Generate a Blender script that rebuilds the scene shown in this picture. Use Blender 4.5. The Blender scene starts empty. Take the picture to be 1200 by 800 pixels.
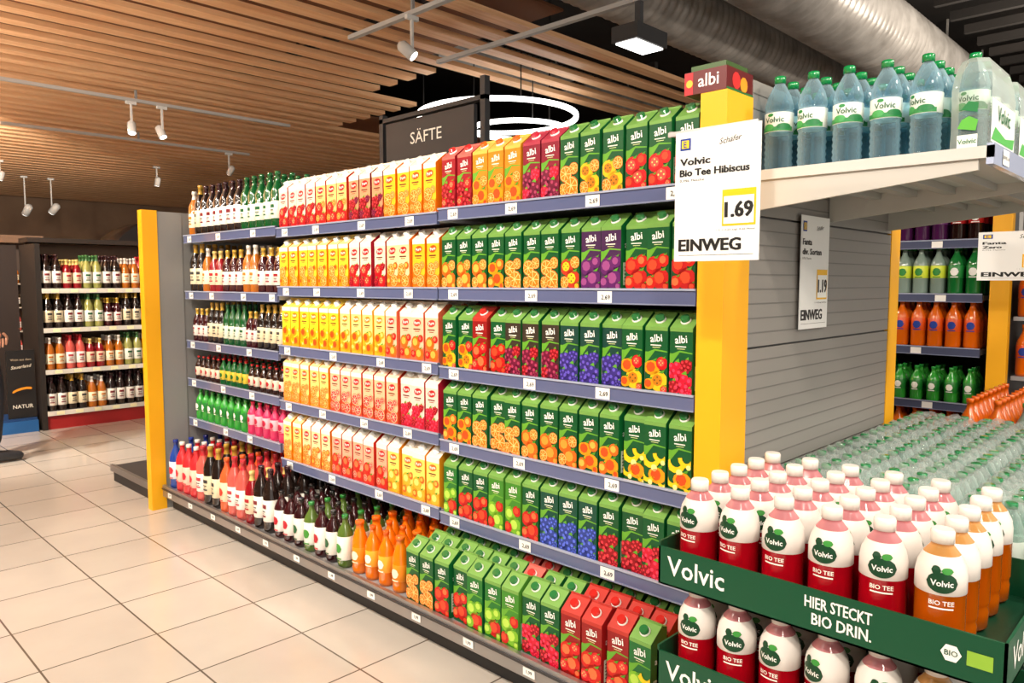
import bpy, math, random
import numpy as np
from mathutils import Matrix, Vector
random.seed(7)
sc=bpy.context.scene
try:
    sc.view_settings.view_transform='Standard'
except Exception: pass
def C(r,g,b):
    def f(x):
        x=x/255.0
        return x/12.92 if x<=.04045 else ((x+.055)/1.055)**2.4
    return (f(r),f(g),f(b),1.0)
# ---------------------------------------------------------------- materials
def mat_attr(name,rough,metal=0,spec=.5,coat=0):
    m=bpy.data.materials.new(name); m.use_nodes=True; nt=m.node_tree
    p=nt.nodes['Principled BSDF']; a=nt.nodes.new('ShaderNodeAttribute'); a.attribute_name='Col'
    nt.links.new(a.outputs['Color'],p.inputs['Base Color'])
    p.inputs['Roughness'].default_value=rough; p.inputs['Metallic'].default_value=metal
    p.inputs['Specular IOR Level'].default_value=spec; p.inputs['Coat Weight'].default_value=coat
    return m
def mat_clear(name,fac,edge=.9,bl=.45):
    m=bpy.data.materials.new(name); m.use_nodes=True; nt=m.node_tree
    p=nt.nodes['Principled BSDF']; o=nt.nodes['Material Output']
    a=nt.nodes.new('ShaderNodeAttribute'); a.attribute_name='Col'
    t=nt.nodes.new('ShaderNodeBsdfTransparent'); mx=nt.nodes.new('ShaderNodeMixShader')
    lw=nt.nodes.new('ShaderNodeLayerWeight'); lw.inputs['Blend'].default_value=bl
    mr=nt.nodes.new('ShaderNodeMapRange'); mr.inputs['To Min'].default_value=fac; mr.inputs['To Max'].default_value=edge
    nt.links.new(lw.outputs['Facing'],mr.inputs['Value'])
    nt.links.new(a.outputs['Color'],p.inputs['Base Color']); nt.links.new(a.outputs['Color'],t.inputs['Color'])
    p.inputs['Roughness'].default_value=.07; p.inputs['Specular IOR Level'].default_value=.9
    nt.links.new(mr.outputs['Result'],mx.inputs['Fac']); nt.links.new(t.outputs[0],mx.inputs[1]); nt.links.new(p.outputs[0],mx.inputs[2])
    nt.links.new(mx.outputs[0],o.inputs['Surface'])
    return m
CARD=mat_attr('printed_card',.38,0,.45); PLAS=mat_attr('glossy_plastic',.13,0,.6,.3)
CLEAR=mat_clear('clear_pet',.10,.8,.4); METAL=mat_attr('brushed_metal',.35,.9); MATT=mat_attr('powder_coat',.5); LIQ=mat_clear('tinted_pet',.5)
WRAP=mat_clear('shrink_film',.03,.42,.35)
MATS=[CARD,PLAS,CLEAR,METAL,MATT,LIQ,WRAP]
def mat_emit(name,col,s):
    m=bpy.data.materials.new(name); m.use_nodes=True; nt=m.node_tree; nt.nodes.clear()
    e=nt.nodes.new('ShaderNodeEmission'); e.inputs['Color'].default_value=col; e.inputs['Strength'].default_value=s
    o=nt.nodes.new('ShaderNodeOutputMaterial'); nt.links.new(e.outputs[0],o.inputs[0]); return m
EMIT=mat_emit('led_white',(1,.97,.92,1),5)
def mat_noise(name,c1,c2,scale,rough,vec=(1,1,1),metal=0,bump=0):
    m=bpy.data.materials.new(name); m.use_nodes=True; nt=m.node_tree; p=nt.nodes['Principled BSDF']
    g=nt.nodes.new('ShaderNodeNewGeometry'); mp=nt.nodes.new('ShaderNodeMapping'); mp.inputs['Scale'].default_value=vec
    n=nt.nodes.new('ShaderNodeTexNoise'); n.inputs['Scale'].default_value=scale; n.inputs['Detail'].default_value=4
    r=nt.nodes.new('ShaderNodeValToRGB'); r.color_ramp.elements[0].color=c1; r.color_ramp.elements[1].color=c2
    r.color_ramp.elements[0].position=.3; r.color_ramp.elements[1].position=.7
    nt.links.new(g.outputs['Position'],mp.inputs[0]); nt.links.new(mp.outputs[0],n.inputs['Vector'])
    nt.links.new(n.outputs['Fac'],r.inputs[0]); nt.links.new(r.outputs[0],p.inputs['Base Color'])
    p.inputs['Roughness'].default_value=rough; p.inputs['Metallic'].default_value=metal
    if bump:
        b=nt.nodes.new('ShaderNodeBump'); b.inputs['Strength'].default_value=bump; nt.links.new(n.outputs['Fac'],b.inputs['Height']); nt.links.new(b.outputs[0],p.inputs['Normal'])
    return m
WOOD=mat_noise('slat_wood',C(228,172,124),C(248,202,154),3,.5,(.6,9,9))
BLACKC=mat_noise('ceiling_dark',C(26,23,21),C(40,35,32),1.5,.8)
WALLM=mat_noise('wall_brown',C(124,96,74),C(150,120,94),1.2,.7)
DUCTM=mat_noise('duct_foil',C(165,160,154),C(215,210,204),5,.33,(1,1,1),.25)
def mat_tiles():
    m=bpy.data.materials.new('floor_tiles'); m.use_nodes=True; nt=m.node_tree; p=nt.nodes['Principled BSDF']
    g=nt.nodes.new('ShaderNodeNewGeometry'); mp=nt.nodes.new('ShaderNodeMapping'); mp.inputs['Location'].default_value=(.12,.2,0)
    b=nt.nodes.new('ShaderNodeTexBrick'); b.offset=0; b.squash=1
    b.inputs['Scale'].default_value=1; b.inputs['Brick Width'].default_value=.37; b.inputs['Row Height'].default_value=.37
    b.inputs['Mortar Size'].default_value=.0035; b.inputs['Mortar Smooth'].default_value=.2
    b.inputs['Color1'].default_value=C(184,176,166); b.inputs['Color2'].default_value=C(196,188,178); b.inputs['Mortar'].default_value=C(96,86,76)
    n=nt.nodes.new('ShaderNodeTexNoise'); n.inputs['Scale'].default_value=3; n.inputs['Detail'].default_value=5
    mx=nt.nodes.new('ShaderNodeMixRGB'); mx.blend_type='MULTIPLY'; mx.inputs[0].default_value=.22
    nt.links.new(g.outputs['Position'],mp.inputs[0]); nt.links.new(mp.outputs[0],b.inputs['Vector']); nt.links.new(g.outputs['Position'],n.inputs['Vector'])
    nt.links.new(b.outputs['Color'],mx.inputs[1]); nt.links.new(n.outputs['Fac'],mx.inputs[2]); nt.links.new(mx.outputs[0],p.inputs['Base Color'])
    bp=nt.nodes.new('ShaderNodeBump'); bp.inputs['Strength'].default_value=.25; bp.invert=True; bp.inputs['Distance'].default_value=.002
    nt.links.new(b.outputs['Fac'],bp.inputs['Height']); nt.links.new(bp.outputs[0],p.inputs['Normal'])
    p.inputs['Roughness'].default_value=.17; p.inputs['Specular IOR Level'].default_value=.65; return m
TILE=mat_tiles()
# ---------------------------------------------------------------- template builder
_tc={}
def tmesh(s,bold=0):
    k=(s,bold)
    if k in _tc: return _tc[k]
    cu=bpy.data.curves.new('t','FONT'); cu.body=s; cu.size=1; cu.align_x='CENTER'; cu.align_y='CENTER'; cu.resolution_u=2; cu.offset=bold
    ob=bpy.data.objects.new('t',cu); sc.collection.objects.link(ob)
    dg=bpy.context.evaluated_depsgraph_get(); dg.update(); ev=ob.evaluated_get(dg); me=ev.to_mesh()
    vs=[(v.co.x,v.co.y) for v in me.vertices]; fs=[tuple(p.vertices) for p in me.polygons]
    ev.to_mesh_clear(); bpy.data.objects.remove(ob); bpy.data.curves.remove(cu)
    _tc[k]=(vs,fs); return _tc[k]
class T:
    def __init__(s): s.v=[];s.f=[];s.c=[];s.m=[];s.s=[];s.k=None
    def add(s,vs,fs,col,mat=0,sm=False):
        o=len(s.v); s.v+= [tuple(x) for x in vs]
        for f in fs: s.f.append([i+o for i in f]); s.c.append(col); s.m.append(mat); s.s.append(sm)
    def box(s,x0,x1,y0,y1,z0,z1,col,mat=4):
        s.add([(x0,y0,z0),(x1,y0,z0),(x1,y1,z0),(x0,y1,z0),(x0,y0,z1),(x1,y0,z1),(x1,y1,z1),(x0,y1,z1)],
          [(0,3,2,1),(4,5,6,7),(0,1,5,4),(1,2,6,5),(2,3,7,6),(3,0,4,7)],col,mat)
    def lathe(s,prof,cols,n=12,M=None,mat=1,sq=1):
        vs=[]
        for r,z in prof:
            for i in range(n):
                a=2*math.pi*i/n; p=Vector((r*math.cos(a),r*math.sin(a)*sq,z)); vs.append(tuple(M@p) if M else tuple(p))
        o=len(s.v); s.v+=vs
        for j in range(len(prof)-1):
            cc=cols[j] if isinstance(cols,list) else cols; mm=mat[j] if isinstance(mat,list) else mat
            for i in range(n):
                s.f.append([o+j*n+i,o+j*n+(i+1)%n,o+(j+1)*n+(i+1)%n,o+(j+1)*n+i]); s.c.append(cc); s.m.append(mm); s.s.append(True)
        k=len(prof)-1
        s.f.append([o+k*n+i for i in range(n)]); s.c.append(cols[-1] if isinstance(cols,list) else cols); s.m.append(mat[-1] if isinstance(mat,list) else mat); s.s.append(False)
        s.f.append([o+i for i in range(n)][::-1]); s.c.append(cols[0] if isinstance(cols,list) else cols); s.m.append(mat[0] if isinstance(mat,list) else mat); s.s.append(False)
    def poly(s,F,pts,L,col,mat=0): s.add([F(u,v,L) for u,v in pts],[tuple(range(len(pts)))],col,mat)
    def rect(s,F,u0,u1,v0,v1,L,col,mat=0): s.poly(F,[(u0,v0),(u1,v0),(u1,v1),(u0,v1)],L,col,mat)
    def disc(s,F,cx,cy,r,L,col,n=10,sq=1,rot=0,mat=0,lim=None):
        pts=[]
        for i in range(n):
            a=2*math.pi*i/n; x=r*math.cos(a); y=r*sq*math.sin(a); u=cx+x*math.cos(rot)-y*math.sin(rot); v=cy+x*math.sin(rot)+y*math.cos(rot)
            if lim: u=max(-lim,min(lim,u)); v=max(.001,v)
            pts.append((u,v))
        s.poly(F,pts,L,col,mat)
    def cdisc(s,F,cx,cy,r,L,col,sq=1,n=12,k=5):
        # disc that hugs a curved bottle: grid of small quads
        for i in range(n):
            a0=-1+2*i/n; a1=-1+2*(i+1)/n; h0=math.sqrt(max(0,1-a0*a0))*r*sq; h1=math.sqrt(max(0,1-a1*a1))*r*sq
            for j in range(k):
                b0=-1+2*j/k; b1=-1+2*(j+1)/k
                s.poly(F,[(cx+a0*r,cy+b0*h0),(cx+a1*r,cy+b0*h1),(cx+a1*r,cy+b1*h1),(cx+a0*r,cy+b1*h0)],L,col)
    def crect(s,F,u0,u1,v0,v1,L,col,n=6,k=1):
        for i in range(n):
            for j in range(k): s.rect(F,u0+(u1-u0)*i/n,u0+(u1-u0)*(i+1)/n,v0+(v1-v0)*j/k,v0+(v1-v0)*(j+1)/k,L,col)
    def text(s,F,txt,cx,cy,size,L,col,bold=0.0,rot=0,shear=0,sx=1,mat=0):
        vs,fs=tmesh(txt,bold); c,d=math.cos(rot),math.sin(rot); o=[]
        for x,y in vs:
            x=(x+shear*y)*size*sx; y=y*size; o.append(F(cx+x*c-y*d,cy+x*d+y*c,L))
        s.add(o,fs,col,mat)
    def fit(s,F,txt,x0,x1,cy,hgt,L,col,bold=.02,dbl=0):
        vs,fs=tmesh(txt,bold); a=min(v[0] for v in vs); b=max(v[0] for v in vs); c=min(v[1] for v in vs); d=max(v[1] for v in vs)
        for k in ((-dbl,dbl) if dbl else (0,)):
            s.add([F(x0+k+(v[0]-a)/(b-a)*(x1-x0),cy+((v[1]-c)/(d-c)-.5)*hgt,L+(.3 if k>0 else 0)) for v in vs],fs,col,0)
    def arr(s):
        if s.k is None:
            V=np.array(s.v,dtype=np.float64); ln=np.array([len(f) for f in s.f]); Lp=np.array([i for f in s.f for i in f])
            s.k=(V,ln,Lp,np.repeat(np.array(s.c),ln,axis=0),np.array(s.m),np.array(s.s))
        return s.k
def build(name,items,parent=None,mats=None):
    Vs=[];Ln=[];Lp=[];Cs=[];Ms=[];Ss=[];off=0
    for it in items:
        t,(x,y,z),rz,scl=(it+((0,0,0),0,1))[:4] if isinstance(it,tuple) and len(it)>1 else ((it[0] if isinstance(it,tuple) else it),(0,0,0),0,1)
        V,ln,lp,c,m,s=t.arr(); ca,sa=math.cos(rz),math.sin(rz)
        W=np.empty_like(V); W[:,0]=(V[:,0]*ca-V[:,1]*sa)*scl+x; W[:,1]=(V[:,0]*sa+V[:,1]*ca)*scl+y; W[:,2]=V[:,2]*scl+z
        Vs.append(W);Ln.append(ln);Lp.append(lp+off);Cs.append(c);Ms.append(m);Ss.append(s);off+=len(V)
    V=np.concatenate(Vs);ln=np.concatenate(Ln);lp=np.concatenate(Lp);c=np.concatenate(Cs);m=np.concatenate(Ms);s=np.concatenate(Ss)
    mn=V.min(0); mxx=V.max(0); org=np.array([(mn[0]+mxx[0])/2,(mn[1]+mxx[1])/2,mn[2]]); V=V-org
    me=bpy.data.meshes.new(name); me.vertices.add(len(V)); me.vertices.foreach_set('co',V.ravel())
    me.loops.add(len(lp)); me.loops.foreach_set('vertex_index',lp.astype(np.int32))
    me.polygons.add(len(ln)); st=np.concatenate([[0],np.cumsum(ln)[:-1]]).astype(np.int32); me.polygons.foreach_set('loop_start',st)
    me.polygons.foreach_set('material_index',m.astype(np.int32)); me.polygons.foreach_set('use_smooth',s.astype(bool))
    me.update(calc_edges=True)
    a=me.color_attributes.new('Col','FLOAT_COLOR','CORNER'); a.data.foreach_set('color',c.astype(np.float32).ravel())
    for mm in (mats or MATS): me.materials.append(mm)
    ob=bpy.data.objects.new(name,me); sc.collection.objects.link(ob); ob.location=org
    if parent: ob.parent=parent
    return ob
def empty(name,loc=(0,0,0)):
    e=bpy.data.objects.new(name,None); sc.collection.objects.link(e); e.location=loc; return e
def par(ch,p):
    ch.parent=p; ch.matrix_parent_inverse=Matrix.Translation(-Vector(p.location))
def FX(x0): return lambda u,v,L:(x0-.0005*L,-u,v)
def FXw(x0,y0,z0): return lambda u,v,L:(x0-.0008*L,y0-u,z0+v)
def FYw(x0,y0,z0): return lambda u,v,L:(x0+u,y0-.0008*L,z0+v)
W_=C(245,245,240); K_=C(20,20,20)
# ---------------------------------------------------------------- fruit art
def fruit(t,F,kind,cx,cy,r,L):
    lim=.0352
    if kind in('orange','grapefruit'):
        rim,pith,seg=((C(232,104,6),C(253,214,140),C(242,126,8)) if kind=='orange' else (C(236,120,44),C(255,220,190),C(210,40,40)))
        t.disc(F,cx,cy,r,L,rim,12,lim=lim); t.disc(F,cx,cy,r*.88,L+1,pith,12,lim=lim)
        for i in range(7):
            a=2*math.pi*i/7; b=a+.78; pts=[(cx+.1*r*math.cos((a+b)/2),cy+.1*r*math.sin((a+b)/2)),(cx+.82*r*math.cos(a),cy+.82*r*math.sin(a)),(cx+.82*r*math.cos(b),cy+.82*r*math.sin(b))]
            t.poly(F,[(max(-lim,min(lim,u)),max(.001,v)) for u,v in pts],L+2,seg)
    elif kind=='banana':
        pts=[];
        for i in range(7): a=math.pi*(1.0+i/6*.9); pts.append((cx+r*1.3*math.cos(a),cy+r*.6+r*1.3*math.sin(a)))
        for i in range(7): a=math.pi*(1.9-i/6*.9); pts.append((cx+r*.75*math.cos(a)+.002,cy+r*.75+r*.8*math.sin(a)))
        pts=[(max(-lim,min(lim,u)),max(.001,v)) for u,v in pts]
        for i in range(6):
            t.poly(F,[pts[i],pts[i+1],pts[12-i],pts[13-i]],L,C(250,200,20))
        t.disc(F,cx+.5*r,cy-.6*r,r*.4,L+1,C(252,230,140),lim=lim)
    elif kind in('grape','blueberry','cherry','currant','berry'):
        col={'grape':C(58,44,130),'blueberry':C(48,66,150),'cherry':C(150,10,26),'currant':C(208,18,50),'berry':C(110,12,50)}[kind]
        c2=tuple(min(1,x*2.4+.03) for x in col[:3])+(1,)
        for i,(a,b) in enumerate(((-.6,.3),(.1,.5),(.7,.2),(-.25,-.2),(.4,-.35),(-.7,-.5),(.0,-.8))):
            t.disc(F,cx+a*r,cy+b*r,r*.46,L+i%2,col,8,lim=lim); t.disc(F,cx+a*r-.1*r,cy+b*r+.1*r,r*.2,L+2,c2,6,lim=lim)
        t.poly(F,[(cx-.2*r,cy+r*.9),(cx+r*.3,cy+r*1.25),(cx+r*.4,cy+r*.8)],L+2,C(90,160,40))
    else:
        c1,c2={'apple':(C(190,18,18),C(226,70,36)),'gapple':(C(120,180,36),C(180,215,80)),'peach':(C(232,100,20),C(250,175,70)),
          'mango':(C(246,150,10),C(226,74,20)),'plum':(C(92,26,96),C(150,70,130)),'pine':(C(242,186,24),C(196,120,16)),'pear':(C(216,170,36),C(246,216,110)),
          'straw':(C(206,14,24),C(240,80,66)),'tomato':(C(200,24,12),C(244,110,60)),'carrot':(C(232,98,14),C(250,150,50)),'passion':(C(190,50,26),C(248,196,36))}[kind]
        t.disc(F,cx,cy,r,L,c1,12,1 if kind!='mango' else .8,lim=lim); t.disc(F,cx-.12*r,cy+.08*r,r*.58,L+1,c2,8,lim=lim)
        if kind in('passion','pine','straw'): 
            for q in range(4): t.disc(F,cx-.12*r+.3*r*math.cos(q*1.57),cy+.08*r+.3*r*math.sin(q*1.57),r*.1,L+2,C(90,60,20) if kind!='straw' else C(250,220,120),5,lim=lim)
        t.poly(F,[(cx,cy+r*.8),(min(lim,cx+r*.7),cy+r*1.15),(min(lim,cx+r*.5),cy+r*.75)],L+2,C(80,150,34))
LAY=[(-.013,.074,.0255),(.019,.088,.0185),(.009,.038,.0290),(-.022,.028,.019),(.027,.016,.013)]
LAY2=[(-.009,.076,.0250),(.020,.092,.014),(.011,.034,.0245),(-.022,.034,.0145)]
def carton(body,side,topc,capc,fruits,logo,logoc,style=0,w=.071,d=.071,h=.188,H=.224):
    t=T(); a=w/2; b=d/2; k=.012
    vs=[(-b,-a,0),(-b,a,0),(b,a,0),(b,-a,0),(-b,-a,h),(-b,a,h),(k,-a,H),(k,a,H),(b,-a,H-.006),(b,a,H-.006)]
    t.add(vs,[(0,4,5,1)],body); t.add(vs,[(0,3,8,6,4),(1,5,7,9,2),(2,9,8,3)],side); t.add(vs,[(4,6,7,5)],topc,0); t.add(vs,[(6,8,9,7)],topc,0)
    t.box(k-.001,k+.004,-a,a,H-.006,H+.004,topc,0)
    ang=math.atan2(H-h,b+k); M=Matrix.Translation(((-b+k)/2,0,(h+H)/2-.001))@Matrix.Rotation(-ang,4,'Y')
    t.lathe([(.0155,0),(.0155,.004),(.0125,.005),(.0125,.016)],[W_,W_,capc],12,M,1)
    F=FX(-b)
    if style==0:
        lg=C(96,160,44)
        t.poly(F,[(-a,.118),(-a+.01,.118),(-.004,.127),(a,.122),(a,.119),(-.004,.122),(-a+.012,.097),(-a,.082)],1,lg)
        t.rect(F,-a,a,h-.010,h,1,topc)
        t.text(F,logo,0,.156,.029,2,logoc,.015,.12)
        t.rect(F,-.018,.016,.136,.139,2,C(225,230,215)); t.rect(F,-.012,.012,.1305,.1322,2,C(210,215,150))
        Fs=lambda u,v,L:(u,-a-.0005*L,v); t.rect(Fs,-.024,.024,.02,.085,1,C(220,226,200)); t.text(Fs,logo,0,.135,.026,1,logoc,.01)
        for q in range(5): t.rect(Fs,-.02,.018,.03+q*.01,.033+q*.01,2,C(60,90,60))
        lay=LAY
    else:
        t.rect(F,-a,a,h-.018,h,1,C(245,236,220)); t.disc(F,0,.150,.022,2,logoc,12,.6,.15); t.text(F,logo,0,.150,.017,3,W_,.015,.15)
        t.rect(F,-.022,.018,.124,.1285,2,C(110,50,30)); t.rect(F,-.014,.012,.117,.1195,2,C(140,80,50))
        t.poly(F,[(-a,0),(a,0),(a,.060),(.01,.035),(-a,.070)],1,side)
        lay=LAY2
    for i,(x,y,r) in enumerate(lay): fruit(t,F,fruits[i%len(fruits)],x,y,r,3+i%2)
    return t
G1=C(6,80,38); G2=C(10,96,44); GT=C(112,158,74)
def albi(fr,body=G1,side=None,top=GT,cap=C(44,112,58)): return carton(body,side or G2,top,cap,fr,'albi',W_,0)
A={'or':albi(['orange']),'pe':albi(['peach','orange']),'mu':albi(['mango','straw','pine']),'pi':albi(['pine','orange']),
'st':albi(['straw','apple']),'ap':albi(['apple','tomato']),'pl':albi(['plum'],C(66,34,74)),'pa':albi(['passion','orange']),
'gr':albi(['grape'],C(16,62,52)),'bb':albi(['blueberry'],C(14,70,54)),'ch':albi(['cherry'],C(16,76,38)),'cu':albi(['currant','cherry']),'be':albi(['berry','cherry'],C(54,44,34)),
'ba':albi(['banana','banana','mango']),'ma':albi(['mango','peach']),'ga':albi(['gapple','apple'],C(60,130,36),C(80,150,50)),'gg':albi(['gapple','gapple','apple'],C(30,110,40)),
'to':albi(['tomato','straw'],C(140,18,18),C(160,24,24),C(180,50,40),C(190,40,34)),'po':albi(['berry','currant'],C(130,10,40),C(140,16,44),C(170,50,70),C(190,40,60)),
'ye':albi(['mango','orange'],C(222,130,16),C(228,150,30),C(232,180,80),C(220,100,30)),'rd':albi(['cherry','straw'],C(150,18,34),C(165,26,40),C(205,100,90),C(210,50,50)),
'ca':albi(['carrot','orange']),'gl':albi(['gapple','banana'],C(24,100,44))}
LR=C(190,24,24)
def hc(fr,body,side,top,lc=LR): return carton(body,side,top,C(245,243,235),fr,'Pure',lc,1)
wt=C(240,226,204)
H={'st':hc(['straw','cherry'],C(244,206,190),C(196,16,30),wt),'om':hc(['straw','orange'],C(248,190,120),C(212,44,22),wt),'dr':hc(['cherry','berry'],C(234,150,110),C(126,8,26),wt),
'or':hc(['orange'],C(250,188,40),C(236,116,4),wt,C(222,84,8)),'ye':hc(['orange','mango'],C(252,208,50),C(240,140,4),C(250,222,130),C(228,108,12)),'wr':hc(['straw','cherry'],C(246,220,196),C(170,20,40),wt),
'wo':hc(['orange','peach'],C(248,216,160),C(234,122,26),wt),'yy':hc(['mango','banana'],C(252,208,40),C(244,160,4),C(250,218,80),C(222,128,10)),'yw':hc(['mango','pear'],C(248,222,130),C(242,172,30),wt,C(230,138,20)),
'pk':hc(['peach','straw'],C(248,190,156),C(226,104,70),wt,C(216,60,48)),'os':hc(['orange'],C(252,216,120),C(244,138,8),C(250,214,140),C(228,86,10)),'gf':hc(['grapefruit'],C(248,186,146),C(214,64,34),C(248,200,170),C(200,36,34)),
'br':hc(['currant','cherry'],C(248,204,190),C(190,28,54),wt),'pr':hc(['tomato','grapefruit'],C(246,166,136),C(206,48,32),wt),'pe':hc(['pear','peach'],C(250,216,100),C(238,154,24),wt,C(228,108,16))}
# ---------------------------------------------------------------- bottles
def cylF(prof):
    zs=[p[1] for p in prof]; rs=[p[0] for p in prof]
    def F(u,v,L):
        r=float(np.interp(v,zs,rs)); rr=r+.0006*L; a=u/max(r,.01); return (-rr*math.cos(a),-rr*math.sin(a),v)
    return F
def bottle(h,r,body,label,cap,lz=(.15,.5),neck=.34,sh=.62,mat=1,n=12,capr=None,lc=None,txt=None,lab=0):
    nr=r*neck; cr=capr or nr*1.15; t=T(); L0,L1=lz
    pr=[(r*.9,0),(r,.02*h/.3),(r,L0*h),(r*1.01,L0*h+.0005),(r*1.01,L1*h),(r,L1*h+.0005),(r,sh*h),(r*.85,(sh+.08)*h),(nr*1.25,(sh+.2)*h),(nr,(sh+.24)*h),(nr,.93*h),(cr,.93*h+.0005),(cr,.995*h),(cr*.85,h)]
    cs=[body,body,label,label,label,body,body,body,body,body,cap,cap,cap]; ms=[mat,mat,0,0,0,mat,mat,mat,mat,mat,1,1,1]
    if lab: cs[9]=cs[8]=cap
    t.lathe(pr,cs,n,None,ms)
    if lc:
        F=cylF(pr); m=(L0+L1)/2*h; hh=(L1-L0)*h
        if lab: 
            t.crect(F,-r*.5,r*.5,m+hh*.12,m+hh*.3,3,lc,3); t.crect(F,-r*.35,r*.35,m-.05*hh,m-.0*hh,3,K_,2); t.crect(F,-r*.45,r*.45,m-.28*hh,m-.2*hh,3,lc,3); t.rect(F,-r*.25,r*.25,m-.15*hh,m-.12*hh,3,C(120,110,100))
        else:
            t.cdisc(F,0,m,min(r*.55,hh*.4),3,lc,1,6,1); t.crect(F,-r*.5,r*.5,L0*h+.003,L0*h+.008,3,lc,3)
    return t
def tea(liq,pale):
    t=T(); Wt=C(226,220,214)
    pr=[(.034,0),(.041,.008),(.042,.040),(.040,.048),(.042,.056),(.043,.060),(.043,.134),(.0435,.1345),(.0435,.165),(.040,.184),(.031,.203),(.0308,.2035),(.0205,.216),(.0185,.222),(.0205,.2225),(.0205,.243),(.018,.247)]
    cs=[liq]*7+[Wt]*3+[pale]*3+[C(232,228,222)]*3; ms=[5]*7+[0]*3+[5]*3+[1]*3
    t.lathe(pr,cs,28,None,ms); F=cylF(pr)
    t.lathe([(.030,.004),(.037,.012),(.037,.130)],liq,14,None,1)
    t.cdisc(F,0,.158,.026,1.5,C(14,62,36),.72,14,6); t.cdisc(F,.008,.180,.010,2,C(60,140,60),.6,6,2); t.cdisc(F,-.010,.180,.008,2,C(14,62,36),1,6,2)
    t.text(F,'Volvic',0,.157,.0155,3,W_,.02,0,0,.95); t.text(F,'BIO TEE',0,.120,.012,2,C(246,236,226),.015); t.crect(F,-.02,.02,.109,.112,2,C(246,236,226),5)
    return t
TEA_R=tea(C(210,14,38),C(228,150,156)); TEA_A=tea(C(222,110,10),C(228,168,96))
def water(h=.31,r=.044):
    t=T(); B=C(180,214,226); Wt=C(232,240,234)
    pr=[(r*.75,0),(r,.01)]; 
    for i in range(6): z=.018+i*.019; pr+=[(r,z),(r*.92,z+.0095)]
    pr+=[(r,.135),(r*1.01,.1352),(r*1.01,.195),(r,.1952),(r*.95,.205),(r,.213),(r*.98,.222),(r*.80,.25),(r*.45,.28),(.016,.286),(.014,.29),(.0175,.2905),(.0175,h),(.015,h+.002)]
    cs=[];ms=[]
    for i in range(len(pr)-1):
        z=(pr[i][1]+pr[i+1][1])/2
        if .135<=z<=.196: cs.append(Wt);ms.append(0)
        elif z>.290: cs.append(C(16,130,66));ms.append(1)
        else: cs.append(B);ms.append(2)
    t.lathe(pr,cs,24,None,ms); F=cylF(pr)
    t.crect(F,-.06,.06,.137,.150,1.5,C(50,140,76),10); t.cdisc(F,-.02,.150,.02,1.5,C(70,165,90),.5,8,2); t.cdisc(F,.03,.150,.024,2,C(30,120,66),.4,8,2); t.cdisc(F,-.012,.187,.010,2,C(40,140,70),.5,6,2)
    t.text(F,'Volvic',0,.171,.024,3,C(14,90,56),.015)
    return t
WATER=water()
def small_water():
    t=T(); B=C(222,238,234)
    pr=[(.024,0),(.031,.006),(.031,.05),(.028,.06),(.031,.07),(.0315,.071),(.0315,.125),(.031,.126),(.029,.15),(.018,.18),(.012,.19),(.011,.198),(.0140,.1985),(.0140,.211),(.011,.213)]
    t.lathe(pr,[B]*5+[C(226,238,230)]*2+[B]*5+[C(24,124,68)]*2,10,None,[2]*5+[0]*2+[2]*5+[1]*2)
    F=cylF(pr); t.rect(F,-.025,.025,.085,.097,2,C(60,150,90)); return t
SW=small_water()
dk=C(34,22,18)
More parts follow.
